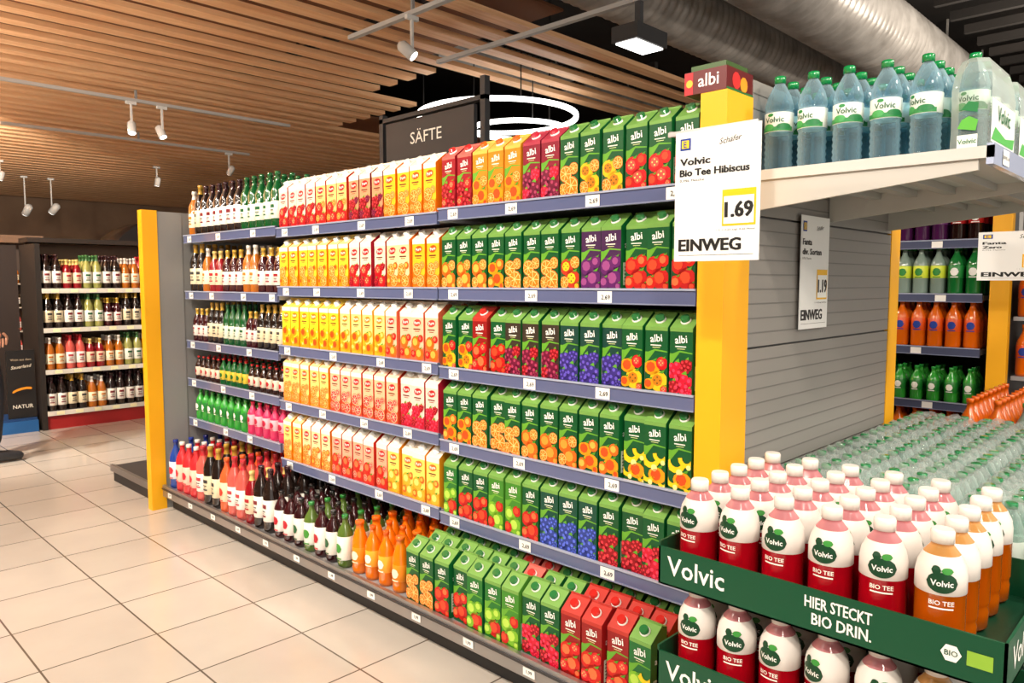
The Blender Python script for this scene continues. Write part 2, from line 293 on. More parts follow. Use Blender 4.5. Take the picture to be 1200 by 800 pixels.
B={'wine':bottle(.29,.037,dk,C(240,235,225),C(50,18,24),(.18,.52),lc=C(120,30,40),lab=1),
'wine2':bottle(.30,.037,C(30,20,16),C(228,214,180),C(180,140,50),(.18,.5),lc=C(60,60,60),lab=1),
'winw':bottle(.29,.037,C(150,150,80),C(240,238,225),C(60,110,60),(.18,.5),lc=C(40,100,60),lab=1),
'rose':bottle(.29,.037,C(210,90,80),C(245,238,230),C(190,40,50),(.18,.5),lc=C(180,60,70),lab=1),
'grn':bottle(.29,.037,C(16,80,36),C(225,230,210),C(24,90,44),(.18,.48),lc=C(20,90,50),lab=1),
'amber':bottle(.27,.035,C(180,100,24),C(240,230,200),C(230,225,215),(.2,.5),lc=C(200,120,30),lab=1),
'red':bottle(.25,.035,C(140,16,26),C(236,210,180),C(230,200,120),(.2,.55),lc=C(170,30,40),lab=1),
'dkred':bottle(.25,.034,C(60,12,18),C(235,225,215),C(200,160,60),(.2,.5),lc=C(150,30,40),lab=1),
'gsm':bottle(.19,.03,C(20,90,40),C(220,190,60),C(200,40,40),(.2,.55),lc=C(20,100,40)),
'bsm':bottle(.18,.028,C(50,26,18),C(220,210,190),C(200,40,40),(.2,.55),lc=C(180,30,40)),
'gpet':bottle(.19,.031,C(50,155,50),C(24,120,40),C(40,150,60),(.3,.6),lc=C(240,240,230)),
'ppet':bottle(.19,.031,C(215,46,96),C(240,180,190),C(225,40,80),(.3,.6),lc=C(180,20,60)),
'pink':bottle(.27,.036,C(210,44,50),C(250,200,180),C(240,236,225),(.2,.55),lc=C(220,40,60)),
'blue':bottle(.27,.036,C(30,66,150),C(220,230,240),C(24,50,140),(.2,.55),lc=C(210,40,60)),
'oran':bottle(.24,.036,C(240,120,12),C(246,170,50),C(236,96,14),(.25,.55),lc=C(250,240,220)),
'coral':bottle(.27,.036,C(230,96,50),C(250,214,180),C(226,100,40),(.2,.55),lc=C(200,60,40)),
'wlab':bottle(.21,.034,C(56,16,20),C(240,235,228),C(25,25,25),(.15,.6),lc=C(180,26,44)),
'blab':bottle(.21,.034,C(46,14,18),C(230,225,215),C(25,25,25),(.15,.6),lc=C(30,90,50)),
'glab':bottle(.21,.034,C(84,110,44),C(236,240,228),C(40,130,50),(.15,.6),lc=C(60,140,50)),
'smooth':bottle(.24,.037,C(240,124,14),C(244,140,24),C(232,104,14),(.2,.5),.5,.6,lc=C(255,236,200)),
'fanta':bottle(.26,.037,C(226,104,12),C(226,84,16),C(235,105,16),(.35,.6),lc=C(30,60,150)),
'fanb':bottle(.26,.037,C(200,80,20),C(40,60,140),C(30,30,30),(.35,.6),lc=C(240,130,20)),
'spr':bottle(.26,.037,C(24,110,48),C(30,130,56),C(40,130,60),(.35,.6),lc=C(240,240,235)),
'clr':bottle(.26,.037,C(130,150,140),C(210,225,60),C(60,150,60),(.35,.6),lc=C(40,130,50)),
'grp':bottle(.26,.037,C(70,24,70),C(110,50,120),C(50,30,60),(.35,.6),lc=C(230,220,230)),
'cola':bottle(.26,.037,C(34,14,12),C(170,24,26),C(160,24,26),(.35,.6),lc=C(230,230,225))}
def fill(out,pat,y1,y0,z,xf,rows,sy=.077,sx=.077,jit=.0015,rot=.03):
    n=int((y1-y0-.006)/sy+1e-6); st=(y1-y0)/n; tot=sum(w for _,w in pat); 
    for i in range(n):
        u=(i+.5)/n*tot; acc=0
        for t,w in pat:
            acc+=w
            if u<=acc: break
        push=random.choice([0,0,0,.004,.010]) if rot<.1 else 0
        for r in range(rows):
            out.append((t,(xf+push+r*sx+random.uniform(-jit,jit),y1-(i+.5)*st+random.uniform(-jit,jit),z),random.uniform(-rot,rot),1))
XF=1.757; S=[4.28,3.24,2.08,1.03]
Z1=[1.51,1.20,.925,.71,.485]; Z2=[1.50,1.23,.957,.697,.42]; Z3=[1.51,1.23,.947,.68,.41]
cart=[]
R3=[[('rd',2),('ye',1),('rd',1),('ye',1.5),('po',2),('or',1.5),('pi',3),('st',1.5),('ap',1.5)],
 [('pe',3),('ma',1),('or',3),('pa',1.5),('pl',2),('ap',3.5)],
 [('mu',2.2),('to',1),('ap',1),('be',2),('gr',3),('mu',2),('cu',1)],
 [('ma',2),('or',2.5),('ca',3),('ma',2),('ba',3.5)],
 [('gg',1),('ap',2),('ga',1.5),('ap',1),('bb',3),('ch',2),('cu',2.5)]]
for z,p in zip(Z3,R3): fill(cart,[(A[k],w) for k,w in p],S[2]-.01,S[3]+.01,z+.013,XF+.045,3)
R2=[[('st',4),('om',3),('dr',3),('or',4)],[('ye',6),('wr',2.5),('wo',2),('or',2)],[('yy',5.5),('yw',4),('pk',3.5)],[('os',4.5),('gf',5),('br',3)],[('os',2),('wo',3),('pr',5),('pe',4)]]
cart2=[]
for z,p in zip(Z2,R2): fill(cart2,[(H[k],w) for k,w in p],S[1]-.01,S[2]+.01,z+.013,XF+.045,3)
BX=1.60; BZ=.13
basec=[]
for r in range(6):
    pats=[[('or',1.5),('ap',2),('gg',2),('ga',1.5),('cu',2),('to',2.5),('gl',1)],[('or',1),('ga',2),('gg',2),('rd',1),('ch',2),('to',3)],[('pe',2),('ga',2),('rd',2),('ap',2),('gg',3)]][r%3]
    fill(basec,[(A[k],w) for k,w in pats],S[2]+.03,S[3]+.03,BZ+.002,BX+.055+r*.082,1,.0765,.077,.002,.045)
b1=[]
R1=[[('amber',1),('wine2',2),('wine',5),('wine',2),('grn',6)],[('wine2',2),('amber',1),('red',2),('dkred',3),('amber',2),('dkred',3)],[('dkred',2),('wine2',2),('grn',3),('dkred',1),('wine2',3)],[('bsm',3),('gsm',3),('bsm',4)],[('gpet',8),('ppet',5)]]
scl=[.93,.9,.75,.75,.9]
for z,p,s in zip(Z1,R1,scl):
    o=[]; fill(o,[(B[k],w) for k,w in p],S[0]-.02,S[1]+.01,z+.013,XF+.045,4,.082*s,.082*s,.0015,.2); b1+=[(i[0],i[1],i[2],s) for i in o]
o=[]
for r in range(5): fill(o,[(B[k],w) for k,w in [('blue',1),('pink',1),('blue',1),('pink',2),('rose',1),('coral',1),('wine2',2),('coral',2),('rose',2),('red',2),('wine',2)]],S[0]-.02,3.1,BZ+.002,BX+.05+r*.085,1,.085,.077,.0015,.2)
fill(o,[(B[k],w) for k,w in [('wlab',2),('blab',1),('glab',1),('wlab',1),('blab',1),('glab',1)]],3.09,2.5,BZ+.002,BX+.05,6,.078,.078,.0015,.2)
o2=[]; fill(o2,[(B[k],1) for k in ['smooth','oran','smooth']],2.49,2.14,BZ+.002,BX+.055,6,.08,.08,.0015,.2); o+=[(i[0],i[1],i[2],.86) for i in o2]
build('juice_cartons',cart); build('juice_cartons',cart2); build('juice_cartons',basec); build('juice_bottles',b1); build('juice_bottles',o)
# ---------------------------------------------------------------- gondola
YEL=C(242,174,8); GR=C(140,140,142); RAIL=C(92,100,136)
g=T()
def rail(t,x,y1,y0,z,col=RAIL,price='2,69',step=.34):
    t.box(x,x+.012,y0,y1,z-.022,z+.022,col,1)
    t.box(x-.004,x+.004,y0,y1,z+.018,z+.024,C(160,168,190),1)
    t.box(x-.003,x+.001,y0,y1,z-.022,z-.018,C(130,138,165),1)
    y=y1-.08
    while y>y0+.04:
        F=FXw(x-.001,y,z-.002); t.rect(F,-.026,.026,-.017,.017,1,W_); 
        if price: t.text(F,price,.004,-.001,.019,2,K_,.012)
        y-=step*random.uniform(.75,1.15)
for (ya,yb),Z in zip(((S[0],S[1]),(S[1],S[2]),(S[2],S[3])),(Z1,Z2,Z3)):
    for z in Z:
        g.box(XF+.012,2.24,yb+.004,ya-.004,z-.012,z+.012,C(180,182,186),4); rail(g,XF,ya-.004,yb+.004,z)
        g.box(XF+.3,2.24,yb+.004,yb+.012,z-.06,z-.012,GR,4)
        g.box(2.30,2.74,yb+.004,ya-.004,z-.012,z+.012,C(180,182,186),4)
    g.box(2.245,2.295,yb,yb+.03,0,1.78,C(100,100,102),4)
g.box(2.26,2.28,S[3],S[0],.05,1.74,C(86,86,88),4)
g.box(BX+.012,2.75,S[3],S[0],BZ-.03,BZ,C(140,140,142),4)
g.box(BX+.05,2.7,S[3],S[0],0,BZ-.03,C(30,30,32),4)
g.box(BX-.004,BX+.012,S[3],S[0],BZ-.052,BZ+.012,C(175,175,176),3)
g.box(BX-.010,BX+.012,S[3],S[0],BZ-.012,BZ-.004,C(90,90,94),3)
y=S[0]-.1
while y>S[3]: 
    F=FXw(BX-.005,y,BZ-.03); g.rect(F,-.024,.024,-.013,.013,1,W_); g.text(F,'1,99',0,0,.015,2,K_,.012); y-=.27
g.box(1.757,1.895,.955,1.03,0,1.755,YEL,4); g.box(1.897,3.02,.970,1.03,0,1.72,C(70,70,70),4)
for i in range(5):
    z0=.02+i*.358; g.box(1.90,3.02,.958,.972,z0,z0+.352,C(138,135,131),4)
    for k in range(1,9): g.box(1.90,3.02,.9565,.9585,z0+k*.04-.003,z0+k*.04,C(112,110,107),4)
g.box(3.02,3.12,.955,1.03,0,1.755,YEL,4)
g.box(1.545,1.625,4.30,4.36,0,1.665,YEL,4); g.box(1.627,1.76,4.305,4.44,0,1.66,C(140,139,137),4); g.box(1.76,3.1,4.31,4.44,0,1.66,C(135,134,132),4)
g.box(1.62,2.9,4.45,5.15,.0,.08,C(30,30,32),4); g.box(1.60,1.62,4.45,5.15,.07,.11,C(150,150,152),3); g.box(1.62,2.9,4.45,5.15,.08,.1,C(60,60,62),4)
g.box(1.75,2.9,4.47,4.49,.1,1.5,C(90,90,92),4)
ez=1.545
g.box(1.90,3.0,.414,.953,ez-.006,ez+.006,C(185,184,180),4)
for x in (1.90,2.42,2.97):
    vs=[(x,.43,ez-.006),(x,.953,ez-.006),(x,.953,ez-.085),(x,.43,ez-.03)]; vs+=[(p[0]+.012,p[1],p[2]) for p in vs]
    g.add(vs,[(0,1,2,3),(7,6,5,4),(0,3,7,4),(3,2,6,7),(2,1,5,6),(1,0,4,5)],C(190,188,182),4)
for yy in (.5,.6,.7,.8): g.box(1.92,2.97,yy,yy+.03,ez-.025,ez-.006,C(165,163,158),4)
g.box(1.893,3.0,.400,.414,ez-.02,ez+.025,C(180,192,220),1)
F=FYw(0,.399,ez+.002)
for x in (2.0,2.25,2.5,2.8): g.rect(F,x-.03,x+.03,-.016,.018,1,W_); g.text(F,'EINWEG 1,69',x,0,.01,2,K_,.01)
g.box(1.893,1.90,.400,.953,ez-.006,ez+.020,C(200,200,196),4)
GOND=build('supermarket_shelf_gondola',[g])
t=T(); t.box(1.76,1.90,.96,1.08,1.757,1.815,C(96,14,18),0); t.box(1.775,1.89,.97,1.07,1.815,1.832,C(60,90,40),0); F=FXw(1.76,1.02,1.785); t.text(F,'albi',.01,.002,.045,1,W_,.01); t.rect(F,-.06,-.035,-.028,.028,1,C(200,30,40)); t.disc(F,-.045,.0,.010,2,C(240,180,50)); F=FYw(1.83,.96,1.785); t.disc(F,-.02,0,.022,1,C(200,40,40)); t.disc(F,.02,-.005,.02,1,C(236,150,30)); t.rect(F,-.07,.07,-.03,-.022,1,C(30,110,50)); build('juice_carton_box',[t])
# ---------------------------------------------------------------- water bottles on top
wb=[]
for i in range(5):
    for j in range(10): wb.append((WATER,(1.950+j*.080,.908-i*.089,ez+.007),random.uniform(-.6,.6),.83-(.012*i)))
build('water_bottles',wb)
fp=T(); FILM=C(228,238,232)
x0,x1,y0,y1,z0,z1=1.915,2.19,.418,.497,ez+.006,ez+.25
ring=[(x0+.02,y0),(x1-.02,y0),(x1,y0+.02),(x1,y1-.02),(x1-.02,y1),(x0+.02,y1),(x0,y1-.02),(x0,y0+.02)]
lv=[(0,z0),(.002,z0+.06),(0,z0+.15),(.006,z0+.18),(.016,z0+.205),(.022,z0+.215)]
vs=[];fs=[]
cx,cy=(x0+x1)/2,(y0+y1)/2
for ins,z in lv:
    for (px,py) in ring: vs.append((px+(ins if px<cx else -ins),py+(ins if py<cy else -ins)*.6,z))
for j in range(len(lv)-1):
    for i in range(8): fs.append((j*8+i,j*8+(i+1)%8,(j+1)*8+(i+1)%8,(j+1)*8+i))
n_=(len(lv)-1)*8; fs.append(tuple(range(n_,n_+8)))
fp.add(vs,fs,FILM,2,False)
F=FXw(x0,(y0+y1)/2,z0); fp.rect(F,-.020,.020,.012,.045,1,C(236,242,236)); fp.text(F,'Volvic',0,.03,.015,3,C(20,110,60),.01)
fp.poly(F,[(-.020,.06),(.016,.052),(.020,.075),(.002,.085),(-.012,.078)],2,C(90,180,60)); fp.poly(F,[(-.014,.10),(.018,.092),(.020,.112),(.0,.118)],2,C(20,120,60))
F=FYw(cx,y0,z0); fp.rect(F,-.115,.115,.03,.125,1,C(236,242,236)); fp.poly(F,[(-.11,.035),(.1,.035),(.11,.06),(.02,.05),(-.08,.065)],2,C(90,180,90)); fp.text(F,'Volvic',0,.095,.05,3,C(20,110,60),.01)
it=[]
for k in range(3):
    it.append((fp,(k*.285,0,0),0,1))
    for j in range(3): it.append((WATER,(1.955+j*.095+k*.285,.4575,ez+.007),random.uniform(-.5,.5),.73))
build('water_bottle_multipack',it)
# ---------------------------------------------------------------- tea display
DG=C(6,74,46)
TY0=.255
def tray(z,h=.09):
    t=T(); x0,x1,y0,y1=1.475,1.965,TY0,.953
    t.box(x0,x1,y0,y1,z,z+.004,C(16,66,44),0)
    t.box(x0,x0+.005,y0,y1,z,z+h,DG,0); t.box(x1-.005,x1,y0,y1,z,z+h,DG,0); t.box(x0,x1,y1-.005,y1,z,z+h+.012,DG,0); t.box(x0,x1,y0,y0+.005,z,z+h,DG,0)
    F=FXw(x0,0,z); t.text(F,'Volvic',-.855,h*.52,.062,1,W_,.012,0,0,.95)
    t.fit(F,'HIER STECKT',-.605,-.475,h*.70,.024,1,W_,.01,.0004); t.fit(F,'BIO DRIN.',-.590,-.475,h*.33,.024,1,W_,.01,.0004)
    t.disc(F,-.34,h*.5,.017,1,W_,6); t.text(F,'BIO',-.34,h*.5,.014,2,DG,.01); t.rect(F,-.315,-.275,h*.36,h*.66,1,C(140,185,60)); 
    F=FYw(1.72,y0,z); t.text(F,'Volvic',-.12,h*.5,.066,1,W_,.012); t.text(F,'BIO TEE',.12,h*.5,.04,1,W_,.02)
    it=[(t,(0,0,0),0,1)]
    for i in range(6):
        for j in range(5):
            it.append((TEA_A if i>=5 else TEA_R,(1.53+j*.094,.880-i*.101,z+.005),random.uniform(-.4,.4),1))
    return it
it=[]
for z in (.06,.3125,.565): it+=tray(z)
p=T(); 
for x in (1.48,1.70,1.9): p.box(x,x+.06,.29,.95,0,.045,C(150,115,80),4)
p.box(1.475,1.965,.265,.953,.04,.059,C(165,128,90),4); it.append((p,(0,0,0),0,1))
build('iced_tea_tray_display',it)
it=[]
p=T(); p.box(1.99,3.3,.0,.93,0,.09,C(40,80,60),4)
for z in (.09,.32,.55):
    p.box(1.995,3.3,.0,.93,z-.003,z,C(150,165,158),0)
    for i in range(17):
        for j in range(12): it.append((SW,(2.03+i*.074+(.008 if (i//3)%2 else 0),.89-j*.075-(.006 if (j//2)%2 else 0),z+.001),random.uniform(-3,3),1))
for a in range(3):
    for b in range(4):
        xa,xb=2.0+a*.43,2.0+a*.43+.42; ya,yb=.925-b*.228-.222,.925-b*.228
        n=22; m_=14; vs=[];fs=[]
        for i in range(n+1):
            for j in range(m_+1):
                x=xa+(xb-xa)*i/n; y=ya+(yb-ya)*j/m_
                ph=.5+.5*math.cos((x-2.03)/.074*2*math.pi)*math.cos((y-.89)/.075*2*math.pi)
                e=min(i,n-i,j,m_-j); zz=.55+.192+.028*ph+random.uniform(-.004,.004)-(.03 if e==0 else 0)
                vs.append((x,y,zz))
        for i in range(n):
            for j in range(m_): q=i*(m_+1)+j; fs.append((q,q+m_+1,q+m_+2,q+1))
        p.add(vs,fs,C(240,246,244),6,True)
it.append((p,(0,0,0),0,1)); build('water_bottle_pallet',it)
# ---------------------------------------------------------------- signs
def sign(F,w,h,title,price,L=True):
    t=T(); t.rect(F,-w/2,w/2,-h/2,h/2,0,C(236,236,234)); t.rect(F,w/2,-w/2,-h/2,h/2,-2,C(230,230,230)); K=C(24,24,24)
    l=-w*.44
    t.rect(F,l,l+w*.13,h*.36,h*.45,1,C(20,60,150)); t.rect(F,l+w*.02,l+w*.11,h*.375,h*.435,2,C(250,205,20)); t.fit(F,'E',l+w*.045,l+w*.085,h*.405,h*.045,3,C(20,60,150),.01)
    t.text(F,'Schäfer',w*.16,h*.40,w*.085,1,K,0,.1,.35)
    for i,s in enumerate(title): t.fit(F,s,l,l+w*min(.82,.058*len(s)+.02),h*(.27-.085*i),h*.055,1,K,.02,w*.003)
    t.fit(F,'0,75L Flasche',l,l+w*.3,h*.125,h*.02,1,K,0)
    t.rect(F,w*.08,w*.46,-h*.24,h*.03,1,C(248,190,14)); t.rect(F,w*.10,w*.44,-h*.225,-h*.02,2,C(244,244,240)); t.fit(F,price,w*.115,w*.43,-h*.12,h*.12,3,K,.02,w*.006)
    t.fit(F,'EINWEG',l,l+w*.74,-h*.375,h*.095,1,K,.02,w*.005); t.rect(F,-w*.44,w*.44,-h*.455,-h*.452,1,C(90,90,90)); t.fit(F,'1 L = 2,25 zzgl. 0,25 Pfand',w*.02,w*.45,-h*.27,h*.016,1,K,0)
    return t
t=sign(FXw(1.55,.866,1.468),.212,.297,['Volvic','Bio Tee Hibiscus'],'1.69')
t.box(1.556,1.75,.985,.995,1.615,1.625,C(150,150,150),3); t.box(1.552,1.560,.77,.995,1.612,1.622,C(200,200,200),3); build('price_sign',[t])
t=sign(FYw(2.30,.945,1.30),.21,.34,['Fanta','div. Sorten'],'1.19'); build('price_sign',[t])
t=sign(FXw(4.0,.74,1.39),.30,.22,['Fanta','Zero'],'1.29'); t.box(4.0,4.004,.72,.735,1.5,3.2,C(160,160,160),4); build('price_sign',[t])
t=T(); t.box(2.29,2.31,2.46,3.10,1.86,2.05,C(34,34,36),4); F=FXw(2.288,2.79,1.955); t.text(F,'SÄFTE',0,0,.078,1,C(215,212,200),.0,0,0,1.12)
t.box(2.285,2.315,2.385,2.415,1.785,2.16,C(30,30,32),4); t.box(2.285,2.315,3.12,3.15,1.785,2.10,C(30,30,32),4); t.box(2.285,2.315,2.385,3.15,2.06,2.08,C(30,30,32),4)
build('aisle_sign',[t])
# ---------------------------------------------------------------- right-hand gondola (next aisle)
g=T(); X2=4.4; ZR=[1.47,1.19,.91,.62,.33]
items=[]
for ya,yb in ((3.4,2.15),(2.13,.95)):
    for z in ZR:
        g.box(X2+.012,X2+.45,yb,ya,z-.012,z+.012,C(120,122,126)); rail(g,X2,ya,yb,z,C(80,86,112),None,.3)
rows=[[('cola',4),('grp',3),('cola',1),('grp',3),('cola',1)],[('fanta',4),('fanb',2),('cola',2),('fanta',2),('spr',2),('clr',2),('spr',1)],[('cola',4),('fanb',3),('fanta',2),('fanb',1),('fanta',2)],[('cola',2),('spr',5),('clr',1),('spr',2),('gpet',2)],[('cola',3),('fanta',6)]]
for z,p in zip(ZR,rows): fill(items,[(B[k],w) for k,w in p],3.4,.96,z+.013,X2+.05,3,.082,.082)
g.box(X2+.46,X2+.5,.93,3.4,0,1.9,C(40,40,42)); g.box(X2-.02,X2+.03,.83,.915,0,1.75,YEL); g.box(X2+.03,X2+1.0,.85,.91,0,1.7,C(100,100,102)); g.box(X2-.1,X2+.9,.95,3.4,0,.12,C(60,60,64))
g.box(X2-.02,X2+.03,3.41,3.5,0,1.75,YEL)
g.box(X2,X2+.46,.96,3.4,1.75,1.79,C(50,50,52))
build('supermarket_shelf_gondola',[g]); fill(items,[(B['fanta'],1),(B['cola'],1)],3.3,1.0,.121,X2-.05,4,.09,.09); build('soda_bottles',items)
t=T(); t.box(3.5,4.3,.45,.84,0,.53,C(130,100,70),0); t.box(3.49,4.31,.44,.85,.50,.53,C(200,100,30),0); F=FXw(3.49,.65,.3); t.text(F,'Fanta',0,0,.12,1,W_,.02); items=[(t,(0,0,0),0,1)]
fill(items,[(B['fanta'],2),(B['clr'],1),(B['fanta'],1)],.84,.45,.531,3.55,9,.078,.08); build('soda_bottle_display',items)
g=T(); it=[]
for z in (.1,.45,.8,1.1):
    g.box(4.45,5.5,.4,.82,z-.02,z,C(150,152,156)); fill(it,[(B['fanta'],1),(B['cola'],1),(B['fanb'],1)],.82,.4,z,4.5,4,.082,.082)
build('end_cap_shelf',[g]+it)
# ---------------------------------------------------------------- far-left wine shelf
g=T(); it=[]; YL=7.33
ZL=[1.20,.86,.50,.14]
for z in ZL:
    g.box(1.80,4.2,YL+.012,YL+.45,z-.012,z+.012,C(150,150,150)); g.box(1.80,4.2,YL,YL+.012,z-.02,z+.02,C(225,222,210),1)
    for k in range(9): g.rect(FYw(1.9+k*.15,YL-.001,z),-.03,.03,-.015,.015,1,C(250,245,200))
pl=[['wine','red','winw','wine','amber','rose'],['wine2','wine','winw','dkred'],['amber','rose','red','amber','winw'],['wine','wine2','amber','wine']]
for z,p in zip(ZL,pl):
    for i in range(28):
        for r in range(3): it.append((B[p[(i//2)%len(p)]],(1.85+i*.080,YL+.05+r*.09,z+.013),math.pi/2+random.uniform(-.2,.2),1.04))
g.box(1.76,1.80,YL,YL+.5,0,1.6,C(40,34,30)); g.box(1.80,4.2,YL+.45,YL+.5,0,1.62,C(120,92,68)); g.box(1.80,4.2,YL+.02,YL+.45,0,.12,C(160,30,30)); 
g.box(1.76,4.2,YL+.2,YL+.5,1.62,1.66,C(50,40,34))
build('wine_bottle_shelf',[g]+it)
t=T(); t.box(1.45,1.735,YL+.02,YL+.40,0,.10,C(30,90,150)); t.box(1.455,1.73,YL+.03,YL+.39,.10,.12,C(20,60,110)); t.box(1.53,1.735,YL+.06,YL+.09,.121,.70,C(26,24,24)); t.box(1.0,1.74,YL+.5,YL+.54,0,1.6,C(50,40,36)); F=FYw(1.635,YL+.06,0)
t.text(F,'Wein aus dem',.0,.62,.026,1,C(200,180,150)); t.text(F,'Sauerland',.0,.56,.038,1,C(225,215,195),.01,.1,.3)
t.disc(F,.0,.36,.075,1,C(230,150,40),12,.3,.2); t.disc(F,.0,.34,.075,2,C(26,24,24),12,.3,.2); t.text(F,'NATUR',.0,.22,.045,1,C(235,230,215),.01)
build('advertising_board',[t])
def bgshelf(x0,x1,y,name,zt=1.9,seed=1):
    random.seed(seed); t=T(); it=[]
    t.box(x0,x1,y+.4,y+.45,0,zt,C(80,62,50)); 
    for z in (.12,.5,.88,1.26): 
        t.box(x0,x1,y,y+.4,z-.02,z,C(190,180,165))
        n=int((x1-x0)/.11)
        for i in range(n): it.append((B[random.choice(['wine','grn','amber','dkred','wine2','red','winw','rose'])],(x0+.06+i*.11,y+.07,z+.001),math.pi/2,1))
    t.box(x0,x1,y,y+.45,zt,zt+.12,C(130,98,72)); build(name,[t]+it)
bgshelf(-3,3.5,14,'bottle_shelf',1.9,3); bgshelf(4.2,8.5,12,'bottle_shelf',1.9,4)
t=T(); t.box(2.9,4.2,9.2,9.9,0,1.75,C(28,26,26)); 
M=Matrix.Translation((3.55,9.2,1.35))@Matrix.Rotation(-math.pi/2,4,'X'); t.lathe([(.65,0),(.65,.7)],C(34,30,30),24,M,4); F=FYw(3.55,9.19,0); t.rect(F,-.55,.55,.3,1.3,1,C(90,76,62)); t.text(F,'WEIN',0,1.7,.16,1,C(230,220,200),.01); build('wine_cabinet',[t])
# ---------------------------------------------------------------- room shell
def plane_box(name,b,mat):
    t=T(); t.box(*b,(1,1,1,1),0); return build(name,[t],None,[mat])
plane_box('floor',(-6,14,-5,20,-.1,0),TILE)
plane_box('ceiling',(-6,14,-5,20,4.3,4.4),BLACKC)
plane_box('wall_back',(-6,14,20,20.1,0,4.3),WALLM); plane_box('wall_right',(14,14.1,-5,20,0,4.3),WALLM); plane_box('wall_left',(-6.1,-6,-5,20,0,4.3),WALLM)
t=T(); y=4.0; k=0
while y<19.7:
    xe=8.2 if y<5.3 else (4.6 if y<6.4 else 5.3)
    if y>8.3: xe=13
    t.box(-5.9,xe,y,y+.13,3.2,3.24,(1,1,1,1),0); y+=.29; k+=1
t2=T()
for x in (-4,-1.5,1,3.5): t2.box(x,x+.05,4,19.7,3.24,3.30,(1,1,1,1),0); t2.box(x,x+.02,6,6.02,3.30,4.3,(1,1,1,1),0); t2.box(x,x+.02,14,14.02,3.30,4.3,(1,1,1,1),0)
for x in (6,7.9): t2.box(x,x+.05,4,5.4,3.24,3.30,(1,1,1,1),0)
e=build('ceiling_slats',[t],None,[WOOD]); e2=build('battens',[t2],None,[BLACKC]); par(e2,e)
BB=mat_noise('brown_board',C(124,80,52),C(146,98,66),1,.8)
plane_box('ceiling_panel',(-5.9,4.7,4.0,8.3,3.42,3.44),BB); plane_box('ceiling_panel',(-5.9,13,8.3,19.9,3.42,3.44),BB)
def duct(name,y,z,r,x0,x1):
    t=T(); pr=[]; x=x0
    while x<x1: pr+=[(r,x),(r*1.04,x+.03),(r,x+.06)]; x+=.1
    M=Matrix.Translation((0,y,z))@Matrix.Rotation(math.pi/2,4,'Y'); t.lathe(pr,(1,1,1,1),24,M,0)
    x=x0+.5
    while x<x1: t.box(x,x+.02,y-.01,y+.01,z+r,4.3,(1,1,1,1),0); x+=1.6
    build(name,[t],None,[DUCTM])
duct('air_duct',2.62,3.60,.34,3,13.5); duct('air_duct',3.62,3.60,.27,2.5,13.5); duct('air_duct',6.6,3.9,.2,5.5,13)
t=T()
for i in range(16): t.box(5+i*.5,5.06+i*.5,-4.5,2.1,3.7,3.78,(1,1,1,1),0)
build('ceiling_beams',[t],None,[BLACKC])
def ring(name,x,y,z,r):
    R=.02; t=T(); n=64; vs=[];fs=[]
    for i in range(n):
        a=2*math.pi*i/n
        for dr,dz in ((-R,-R),(R,-R),(R,R),(-R,R)): vs.append((x+(r+dr)*math.cos(a),y+(r+dr)*math.sin(a),z+dz))
    for i in range(n):
        for k in range(4): fs.append((i*4+k,i*4+(k+1)%4,((i+1)%n)*4+(k+1)%4,((i+1)%n)*4+k))
    t.add(vs,fs,(1,1,1,1),0)
    for a in (0,2.1,4.2): t.box(x+r*math.cos(a)-.004,x+r*math.cos(a)+.004,y+r*math.sin(a)-.004,y+r*math.sin(a)+.004,z+R,4.3,C(40,40,40),1)
    build(name,[t],None,[EMIT,MATT])
ring('ring_pendant_light',5.5,5.55,2.95,.80); ring('ring_pendant_light',5.75,5.5,2.85,.48)
# ---------------------------------------------------------------- lamps
LC=(1,.885,.75)
def track_lamp(x,y,z,tx,ty,tz,energy,white=True,ang=75,top=3.08,light=True,size=.08,s=.75):
    e=empty('track_spotlight',(x,y,z)); d=(Vector((tx,ty,tz))-Vector((x,y,z))).normalized(); q=d.to_track_quat('-Z','Y').to_matrix().to_4x4()
    t=T(); M=Matrix.Translation((x,y,z))@q; col=C(225,225,222) if white else C(50,50,52)
    t.lathe([(.05*s,-.02*s),(.055*s,-.018*s),(.055*s,.13*s),(.03*s,.16*s),(.02*s,.162*s)],col,16,M,1); t.box(x-.009,x+.009,y-.009,y+.009,z+.04,top,col,4); t.box(x-.05,x+.05,y-.014,y+.014,top-.03,top,col,4)
    b=build('housing',[t]); par(b,e)
    t=T(); t.lathe([(.046*s,-.024*s),(.046*s,-.021*s)],(1,1,1,1),16,M,0); b=build('lens',[t],None,[EMIT]); par(b,e)
    if light:
        l=bpy.data.lights.new('spot','SPOT'); l.energy=energy; l.spot_size=math.radians(ang); l.spot_blend=.6; l.shadow_soft_size=size; l.color=LC
        lo=bpy.data.objects.new('bulb',l); sc.collection.objects.link(lo); lo.matrix_world=Matrix.Translation(Vector((x,y,z))+d*.05)@q; par(lo,e)
for y in (-.6,.6,1.8,3.0,4.2): track_lamp(-.15,y,2.95,1.85,y+.3,.70,{-.6:85,.6:115,1.8:150,3.0:180,4.2:205}[y],True,95)
for y in (1.6,4.0,6.5): track_lamp(-1.6,y,2.95,-.3,y+1,0,140,True,110)
track_lamp(.9,-.9,2.95,2.2,.6,.8,95,True,80); track_lamp(2.9,-.8,2.95,2.7,.8,.9,115,True,80)
track_lamp(3.30,4.16,2.82,4.5,2.5,1,80)
track_lamp(2.85,8.1,2.78,2.6,7.3,.6,0,light=False); track_lamp(3.15,8.1,2.78,3.6,7.0,.6,0,light=False)
track_lamp(-.1,5.6,2.9,2.2,7.4,.8,580,True,90)  # unseen spot added beside the view to brighten the far-left wine shelf
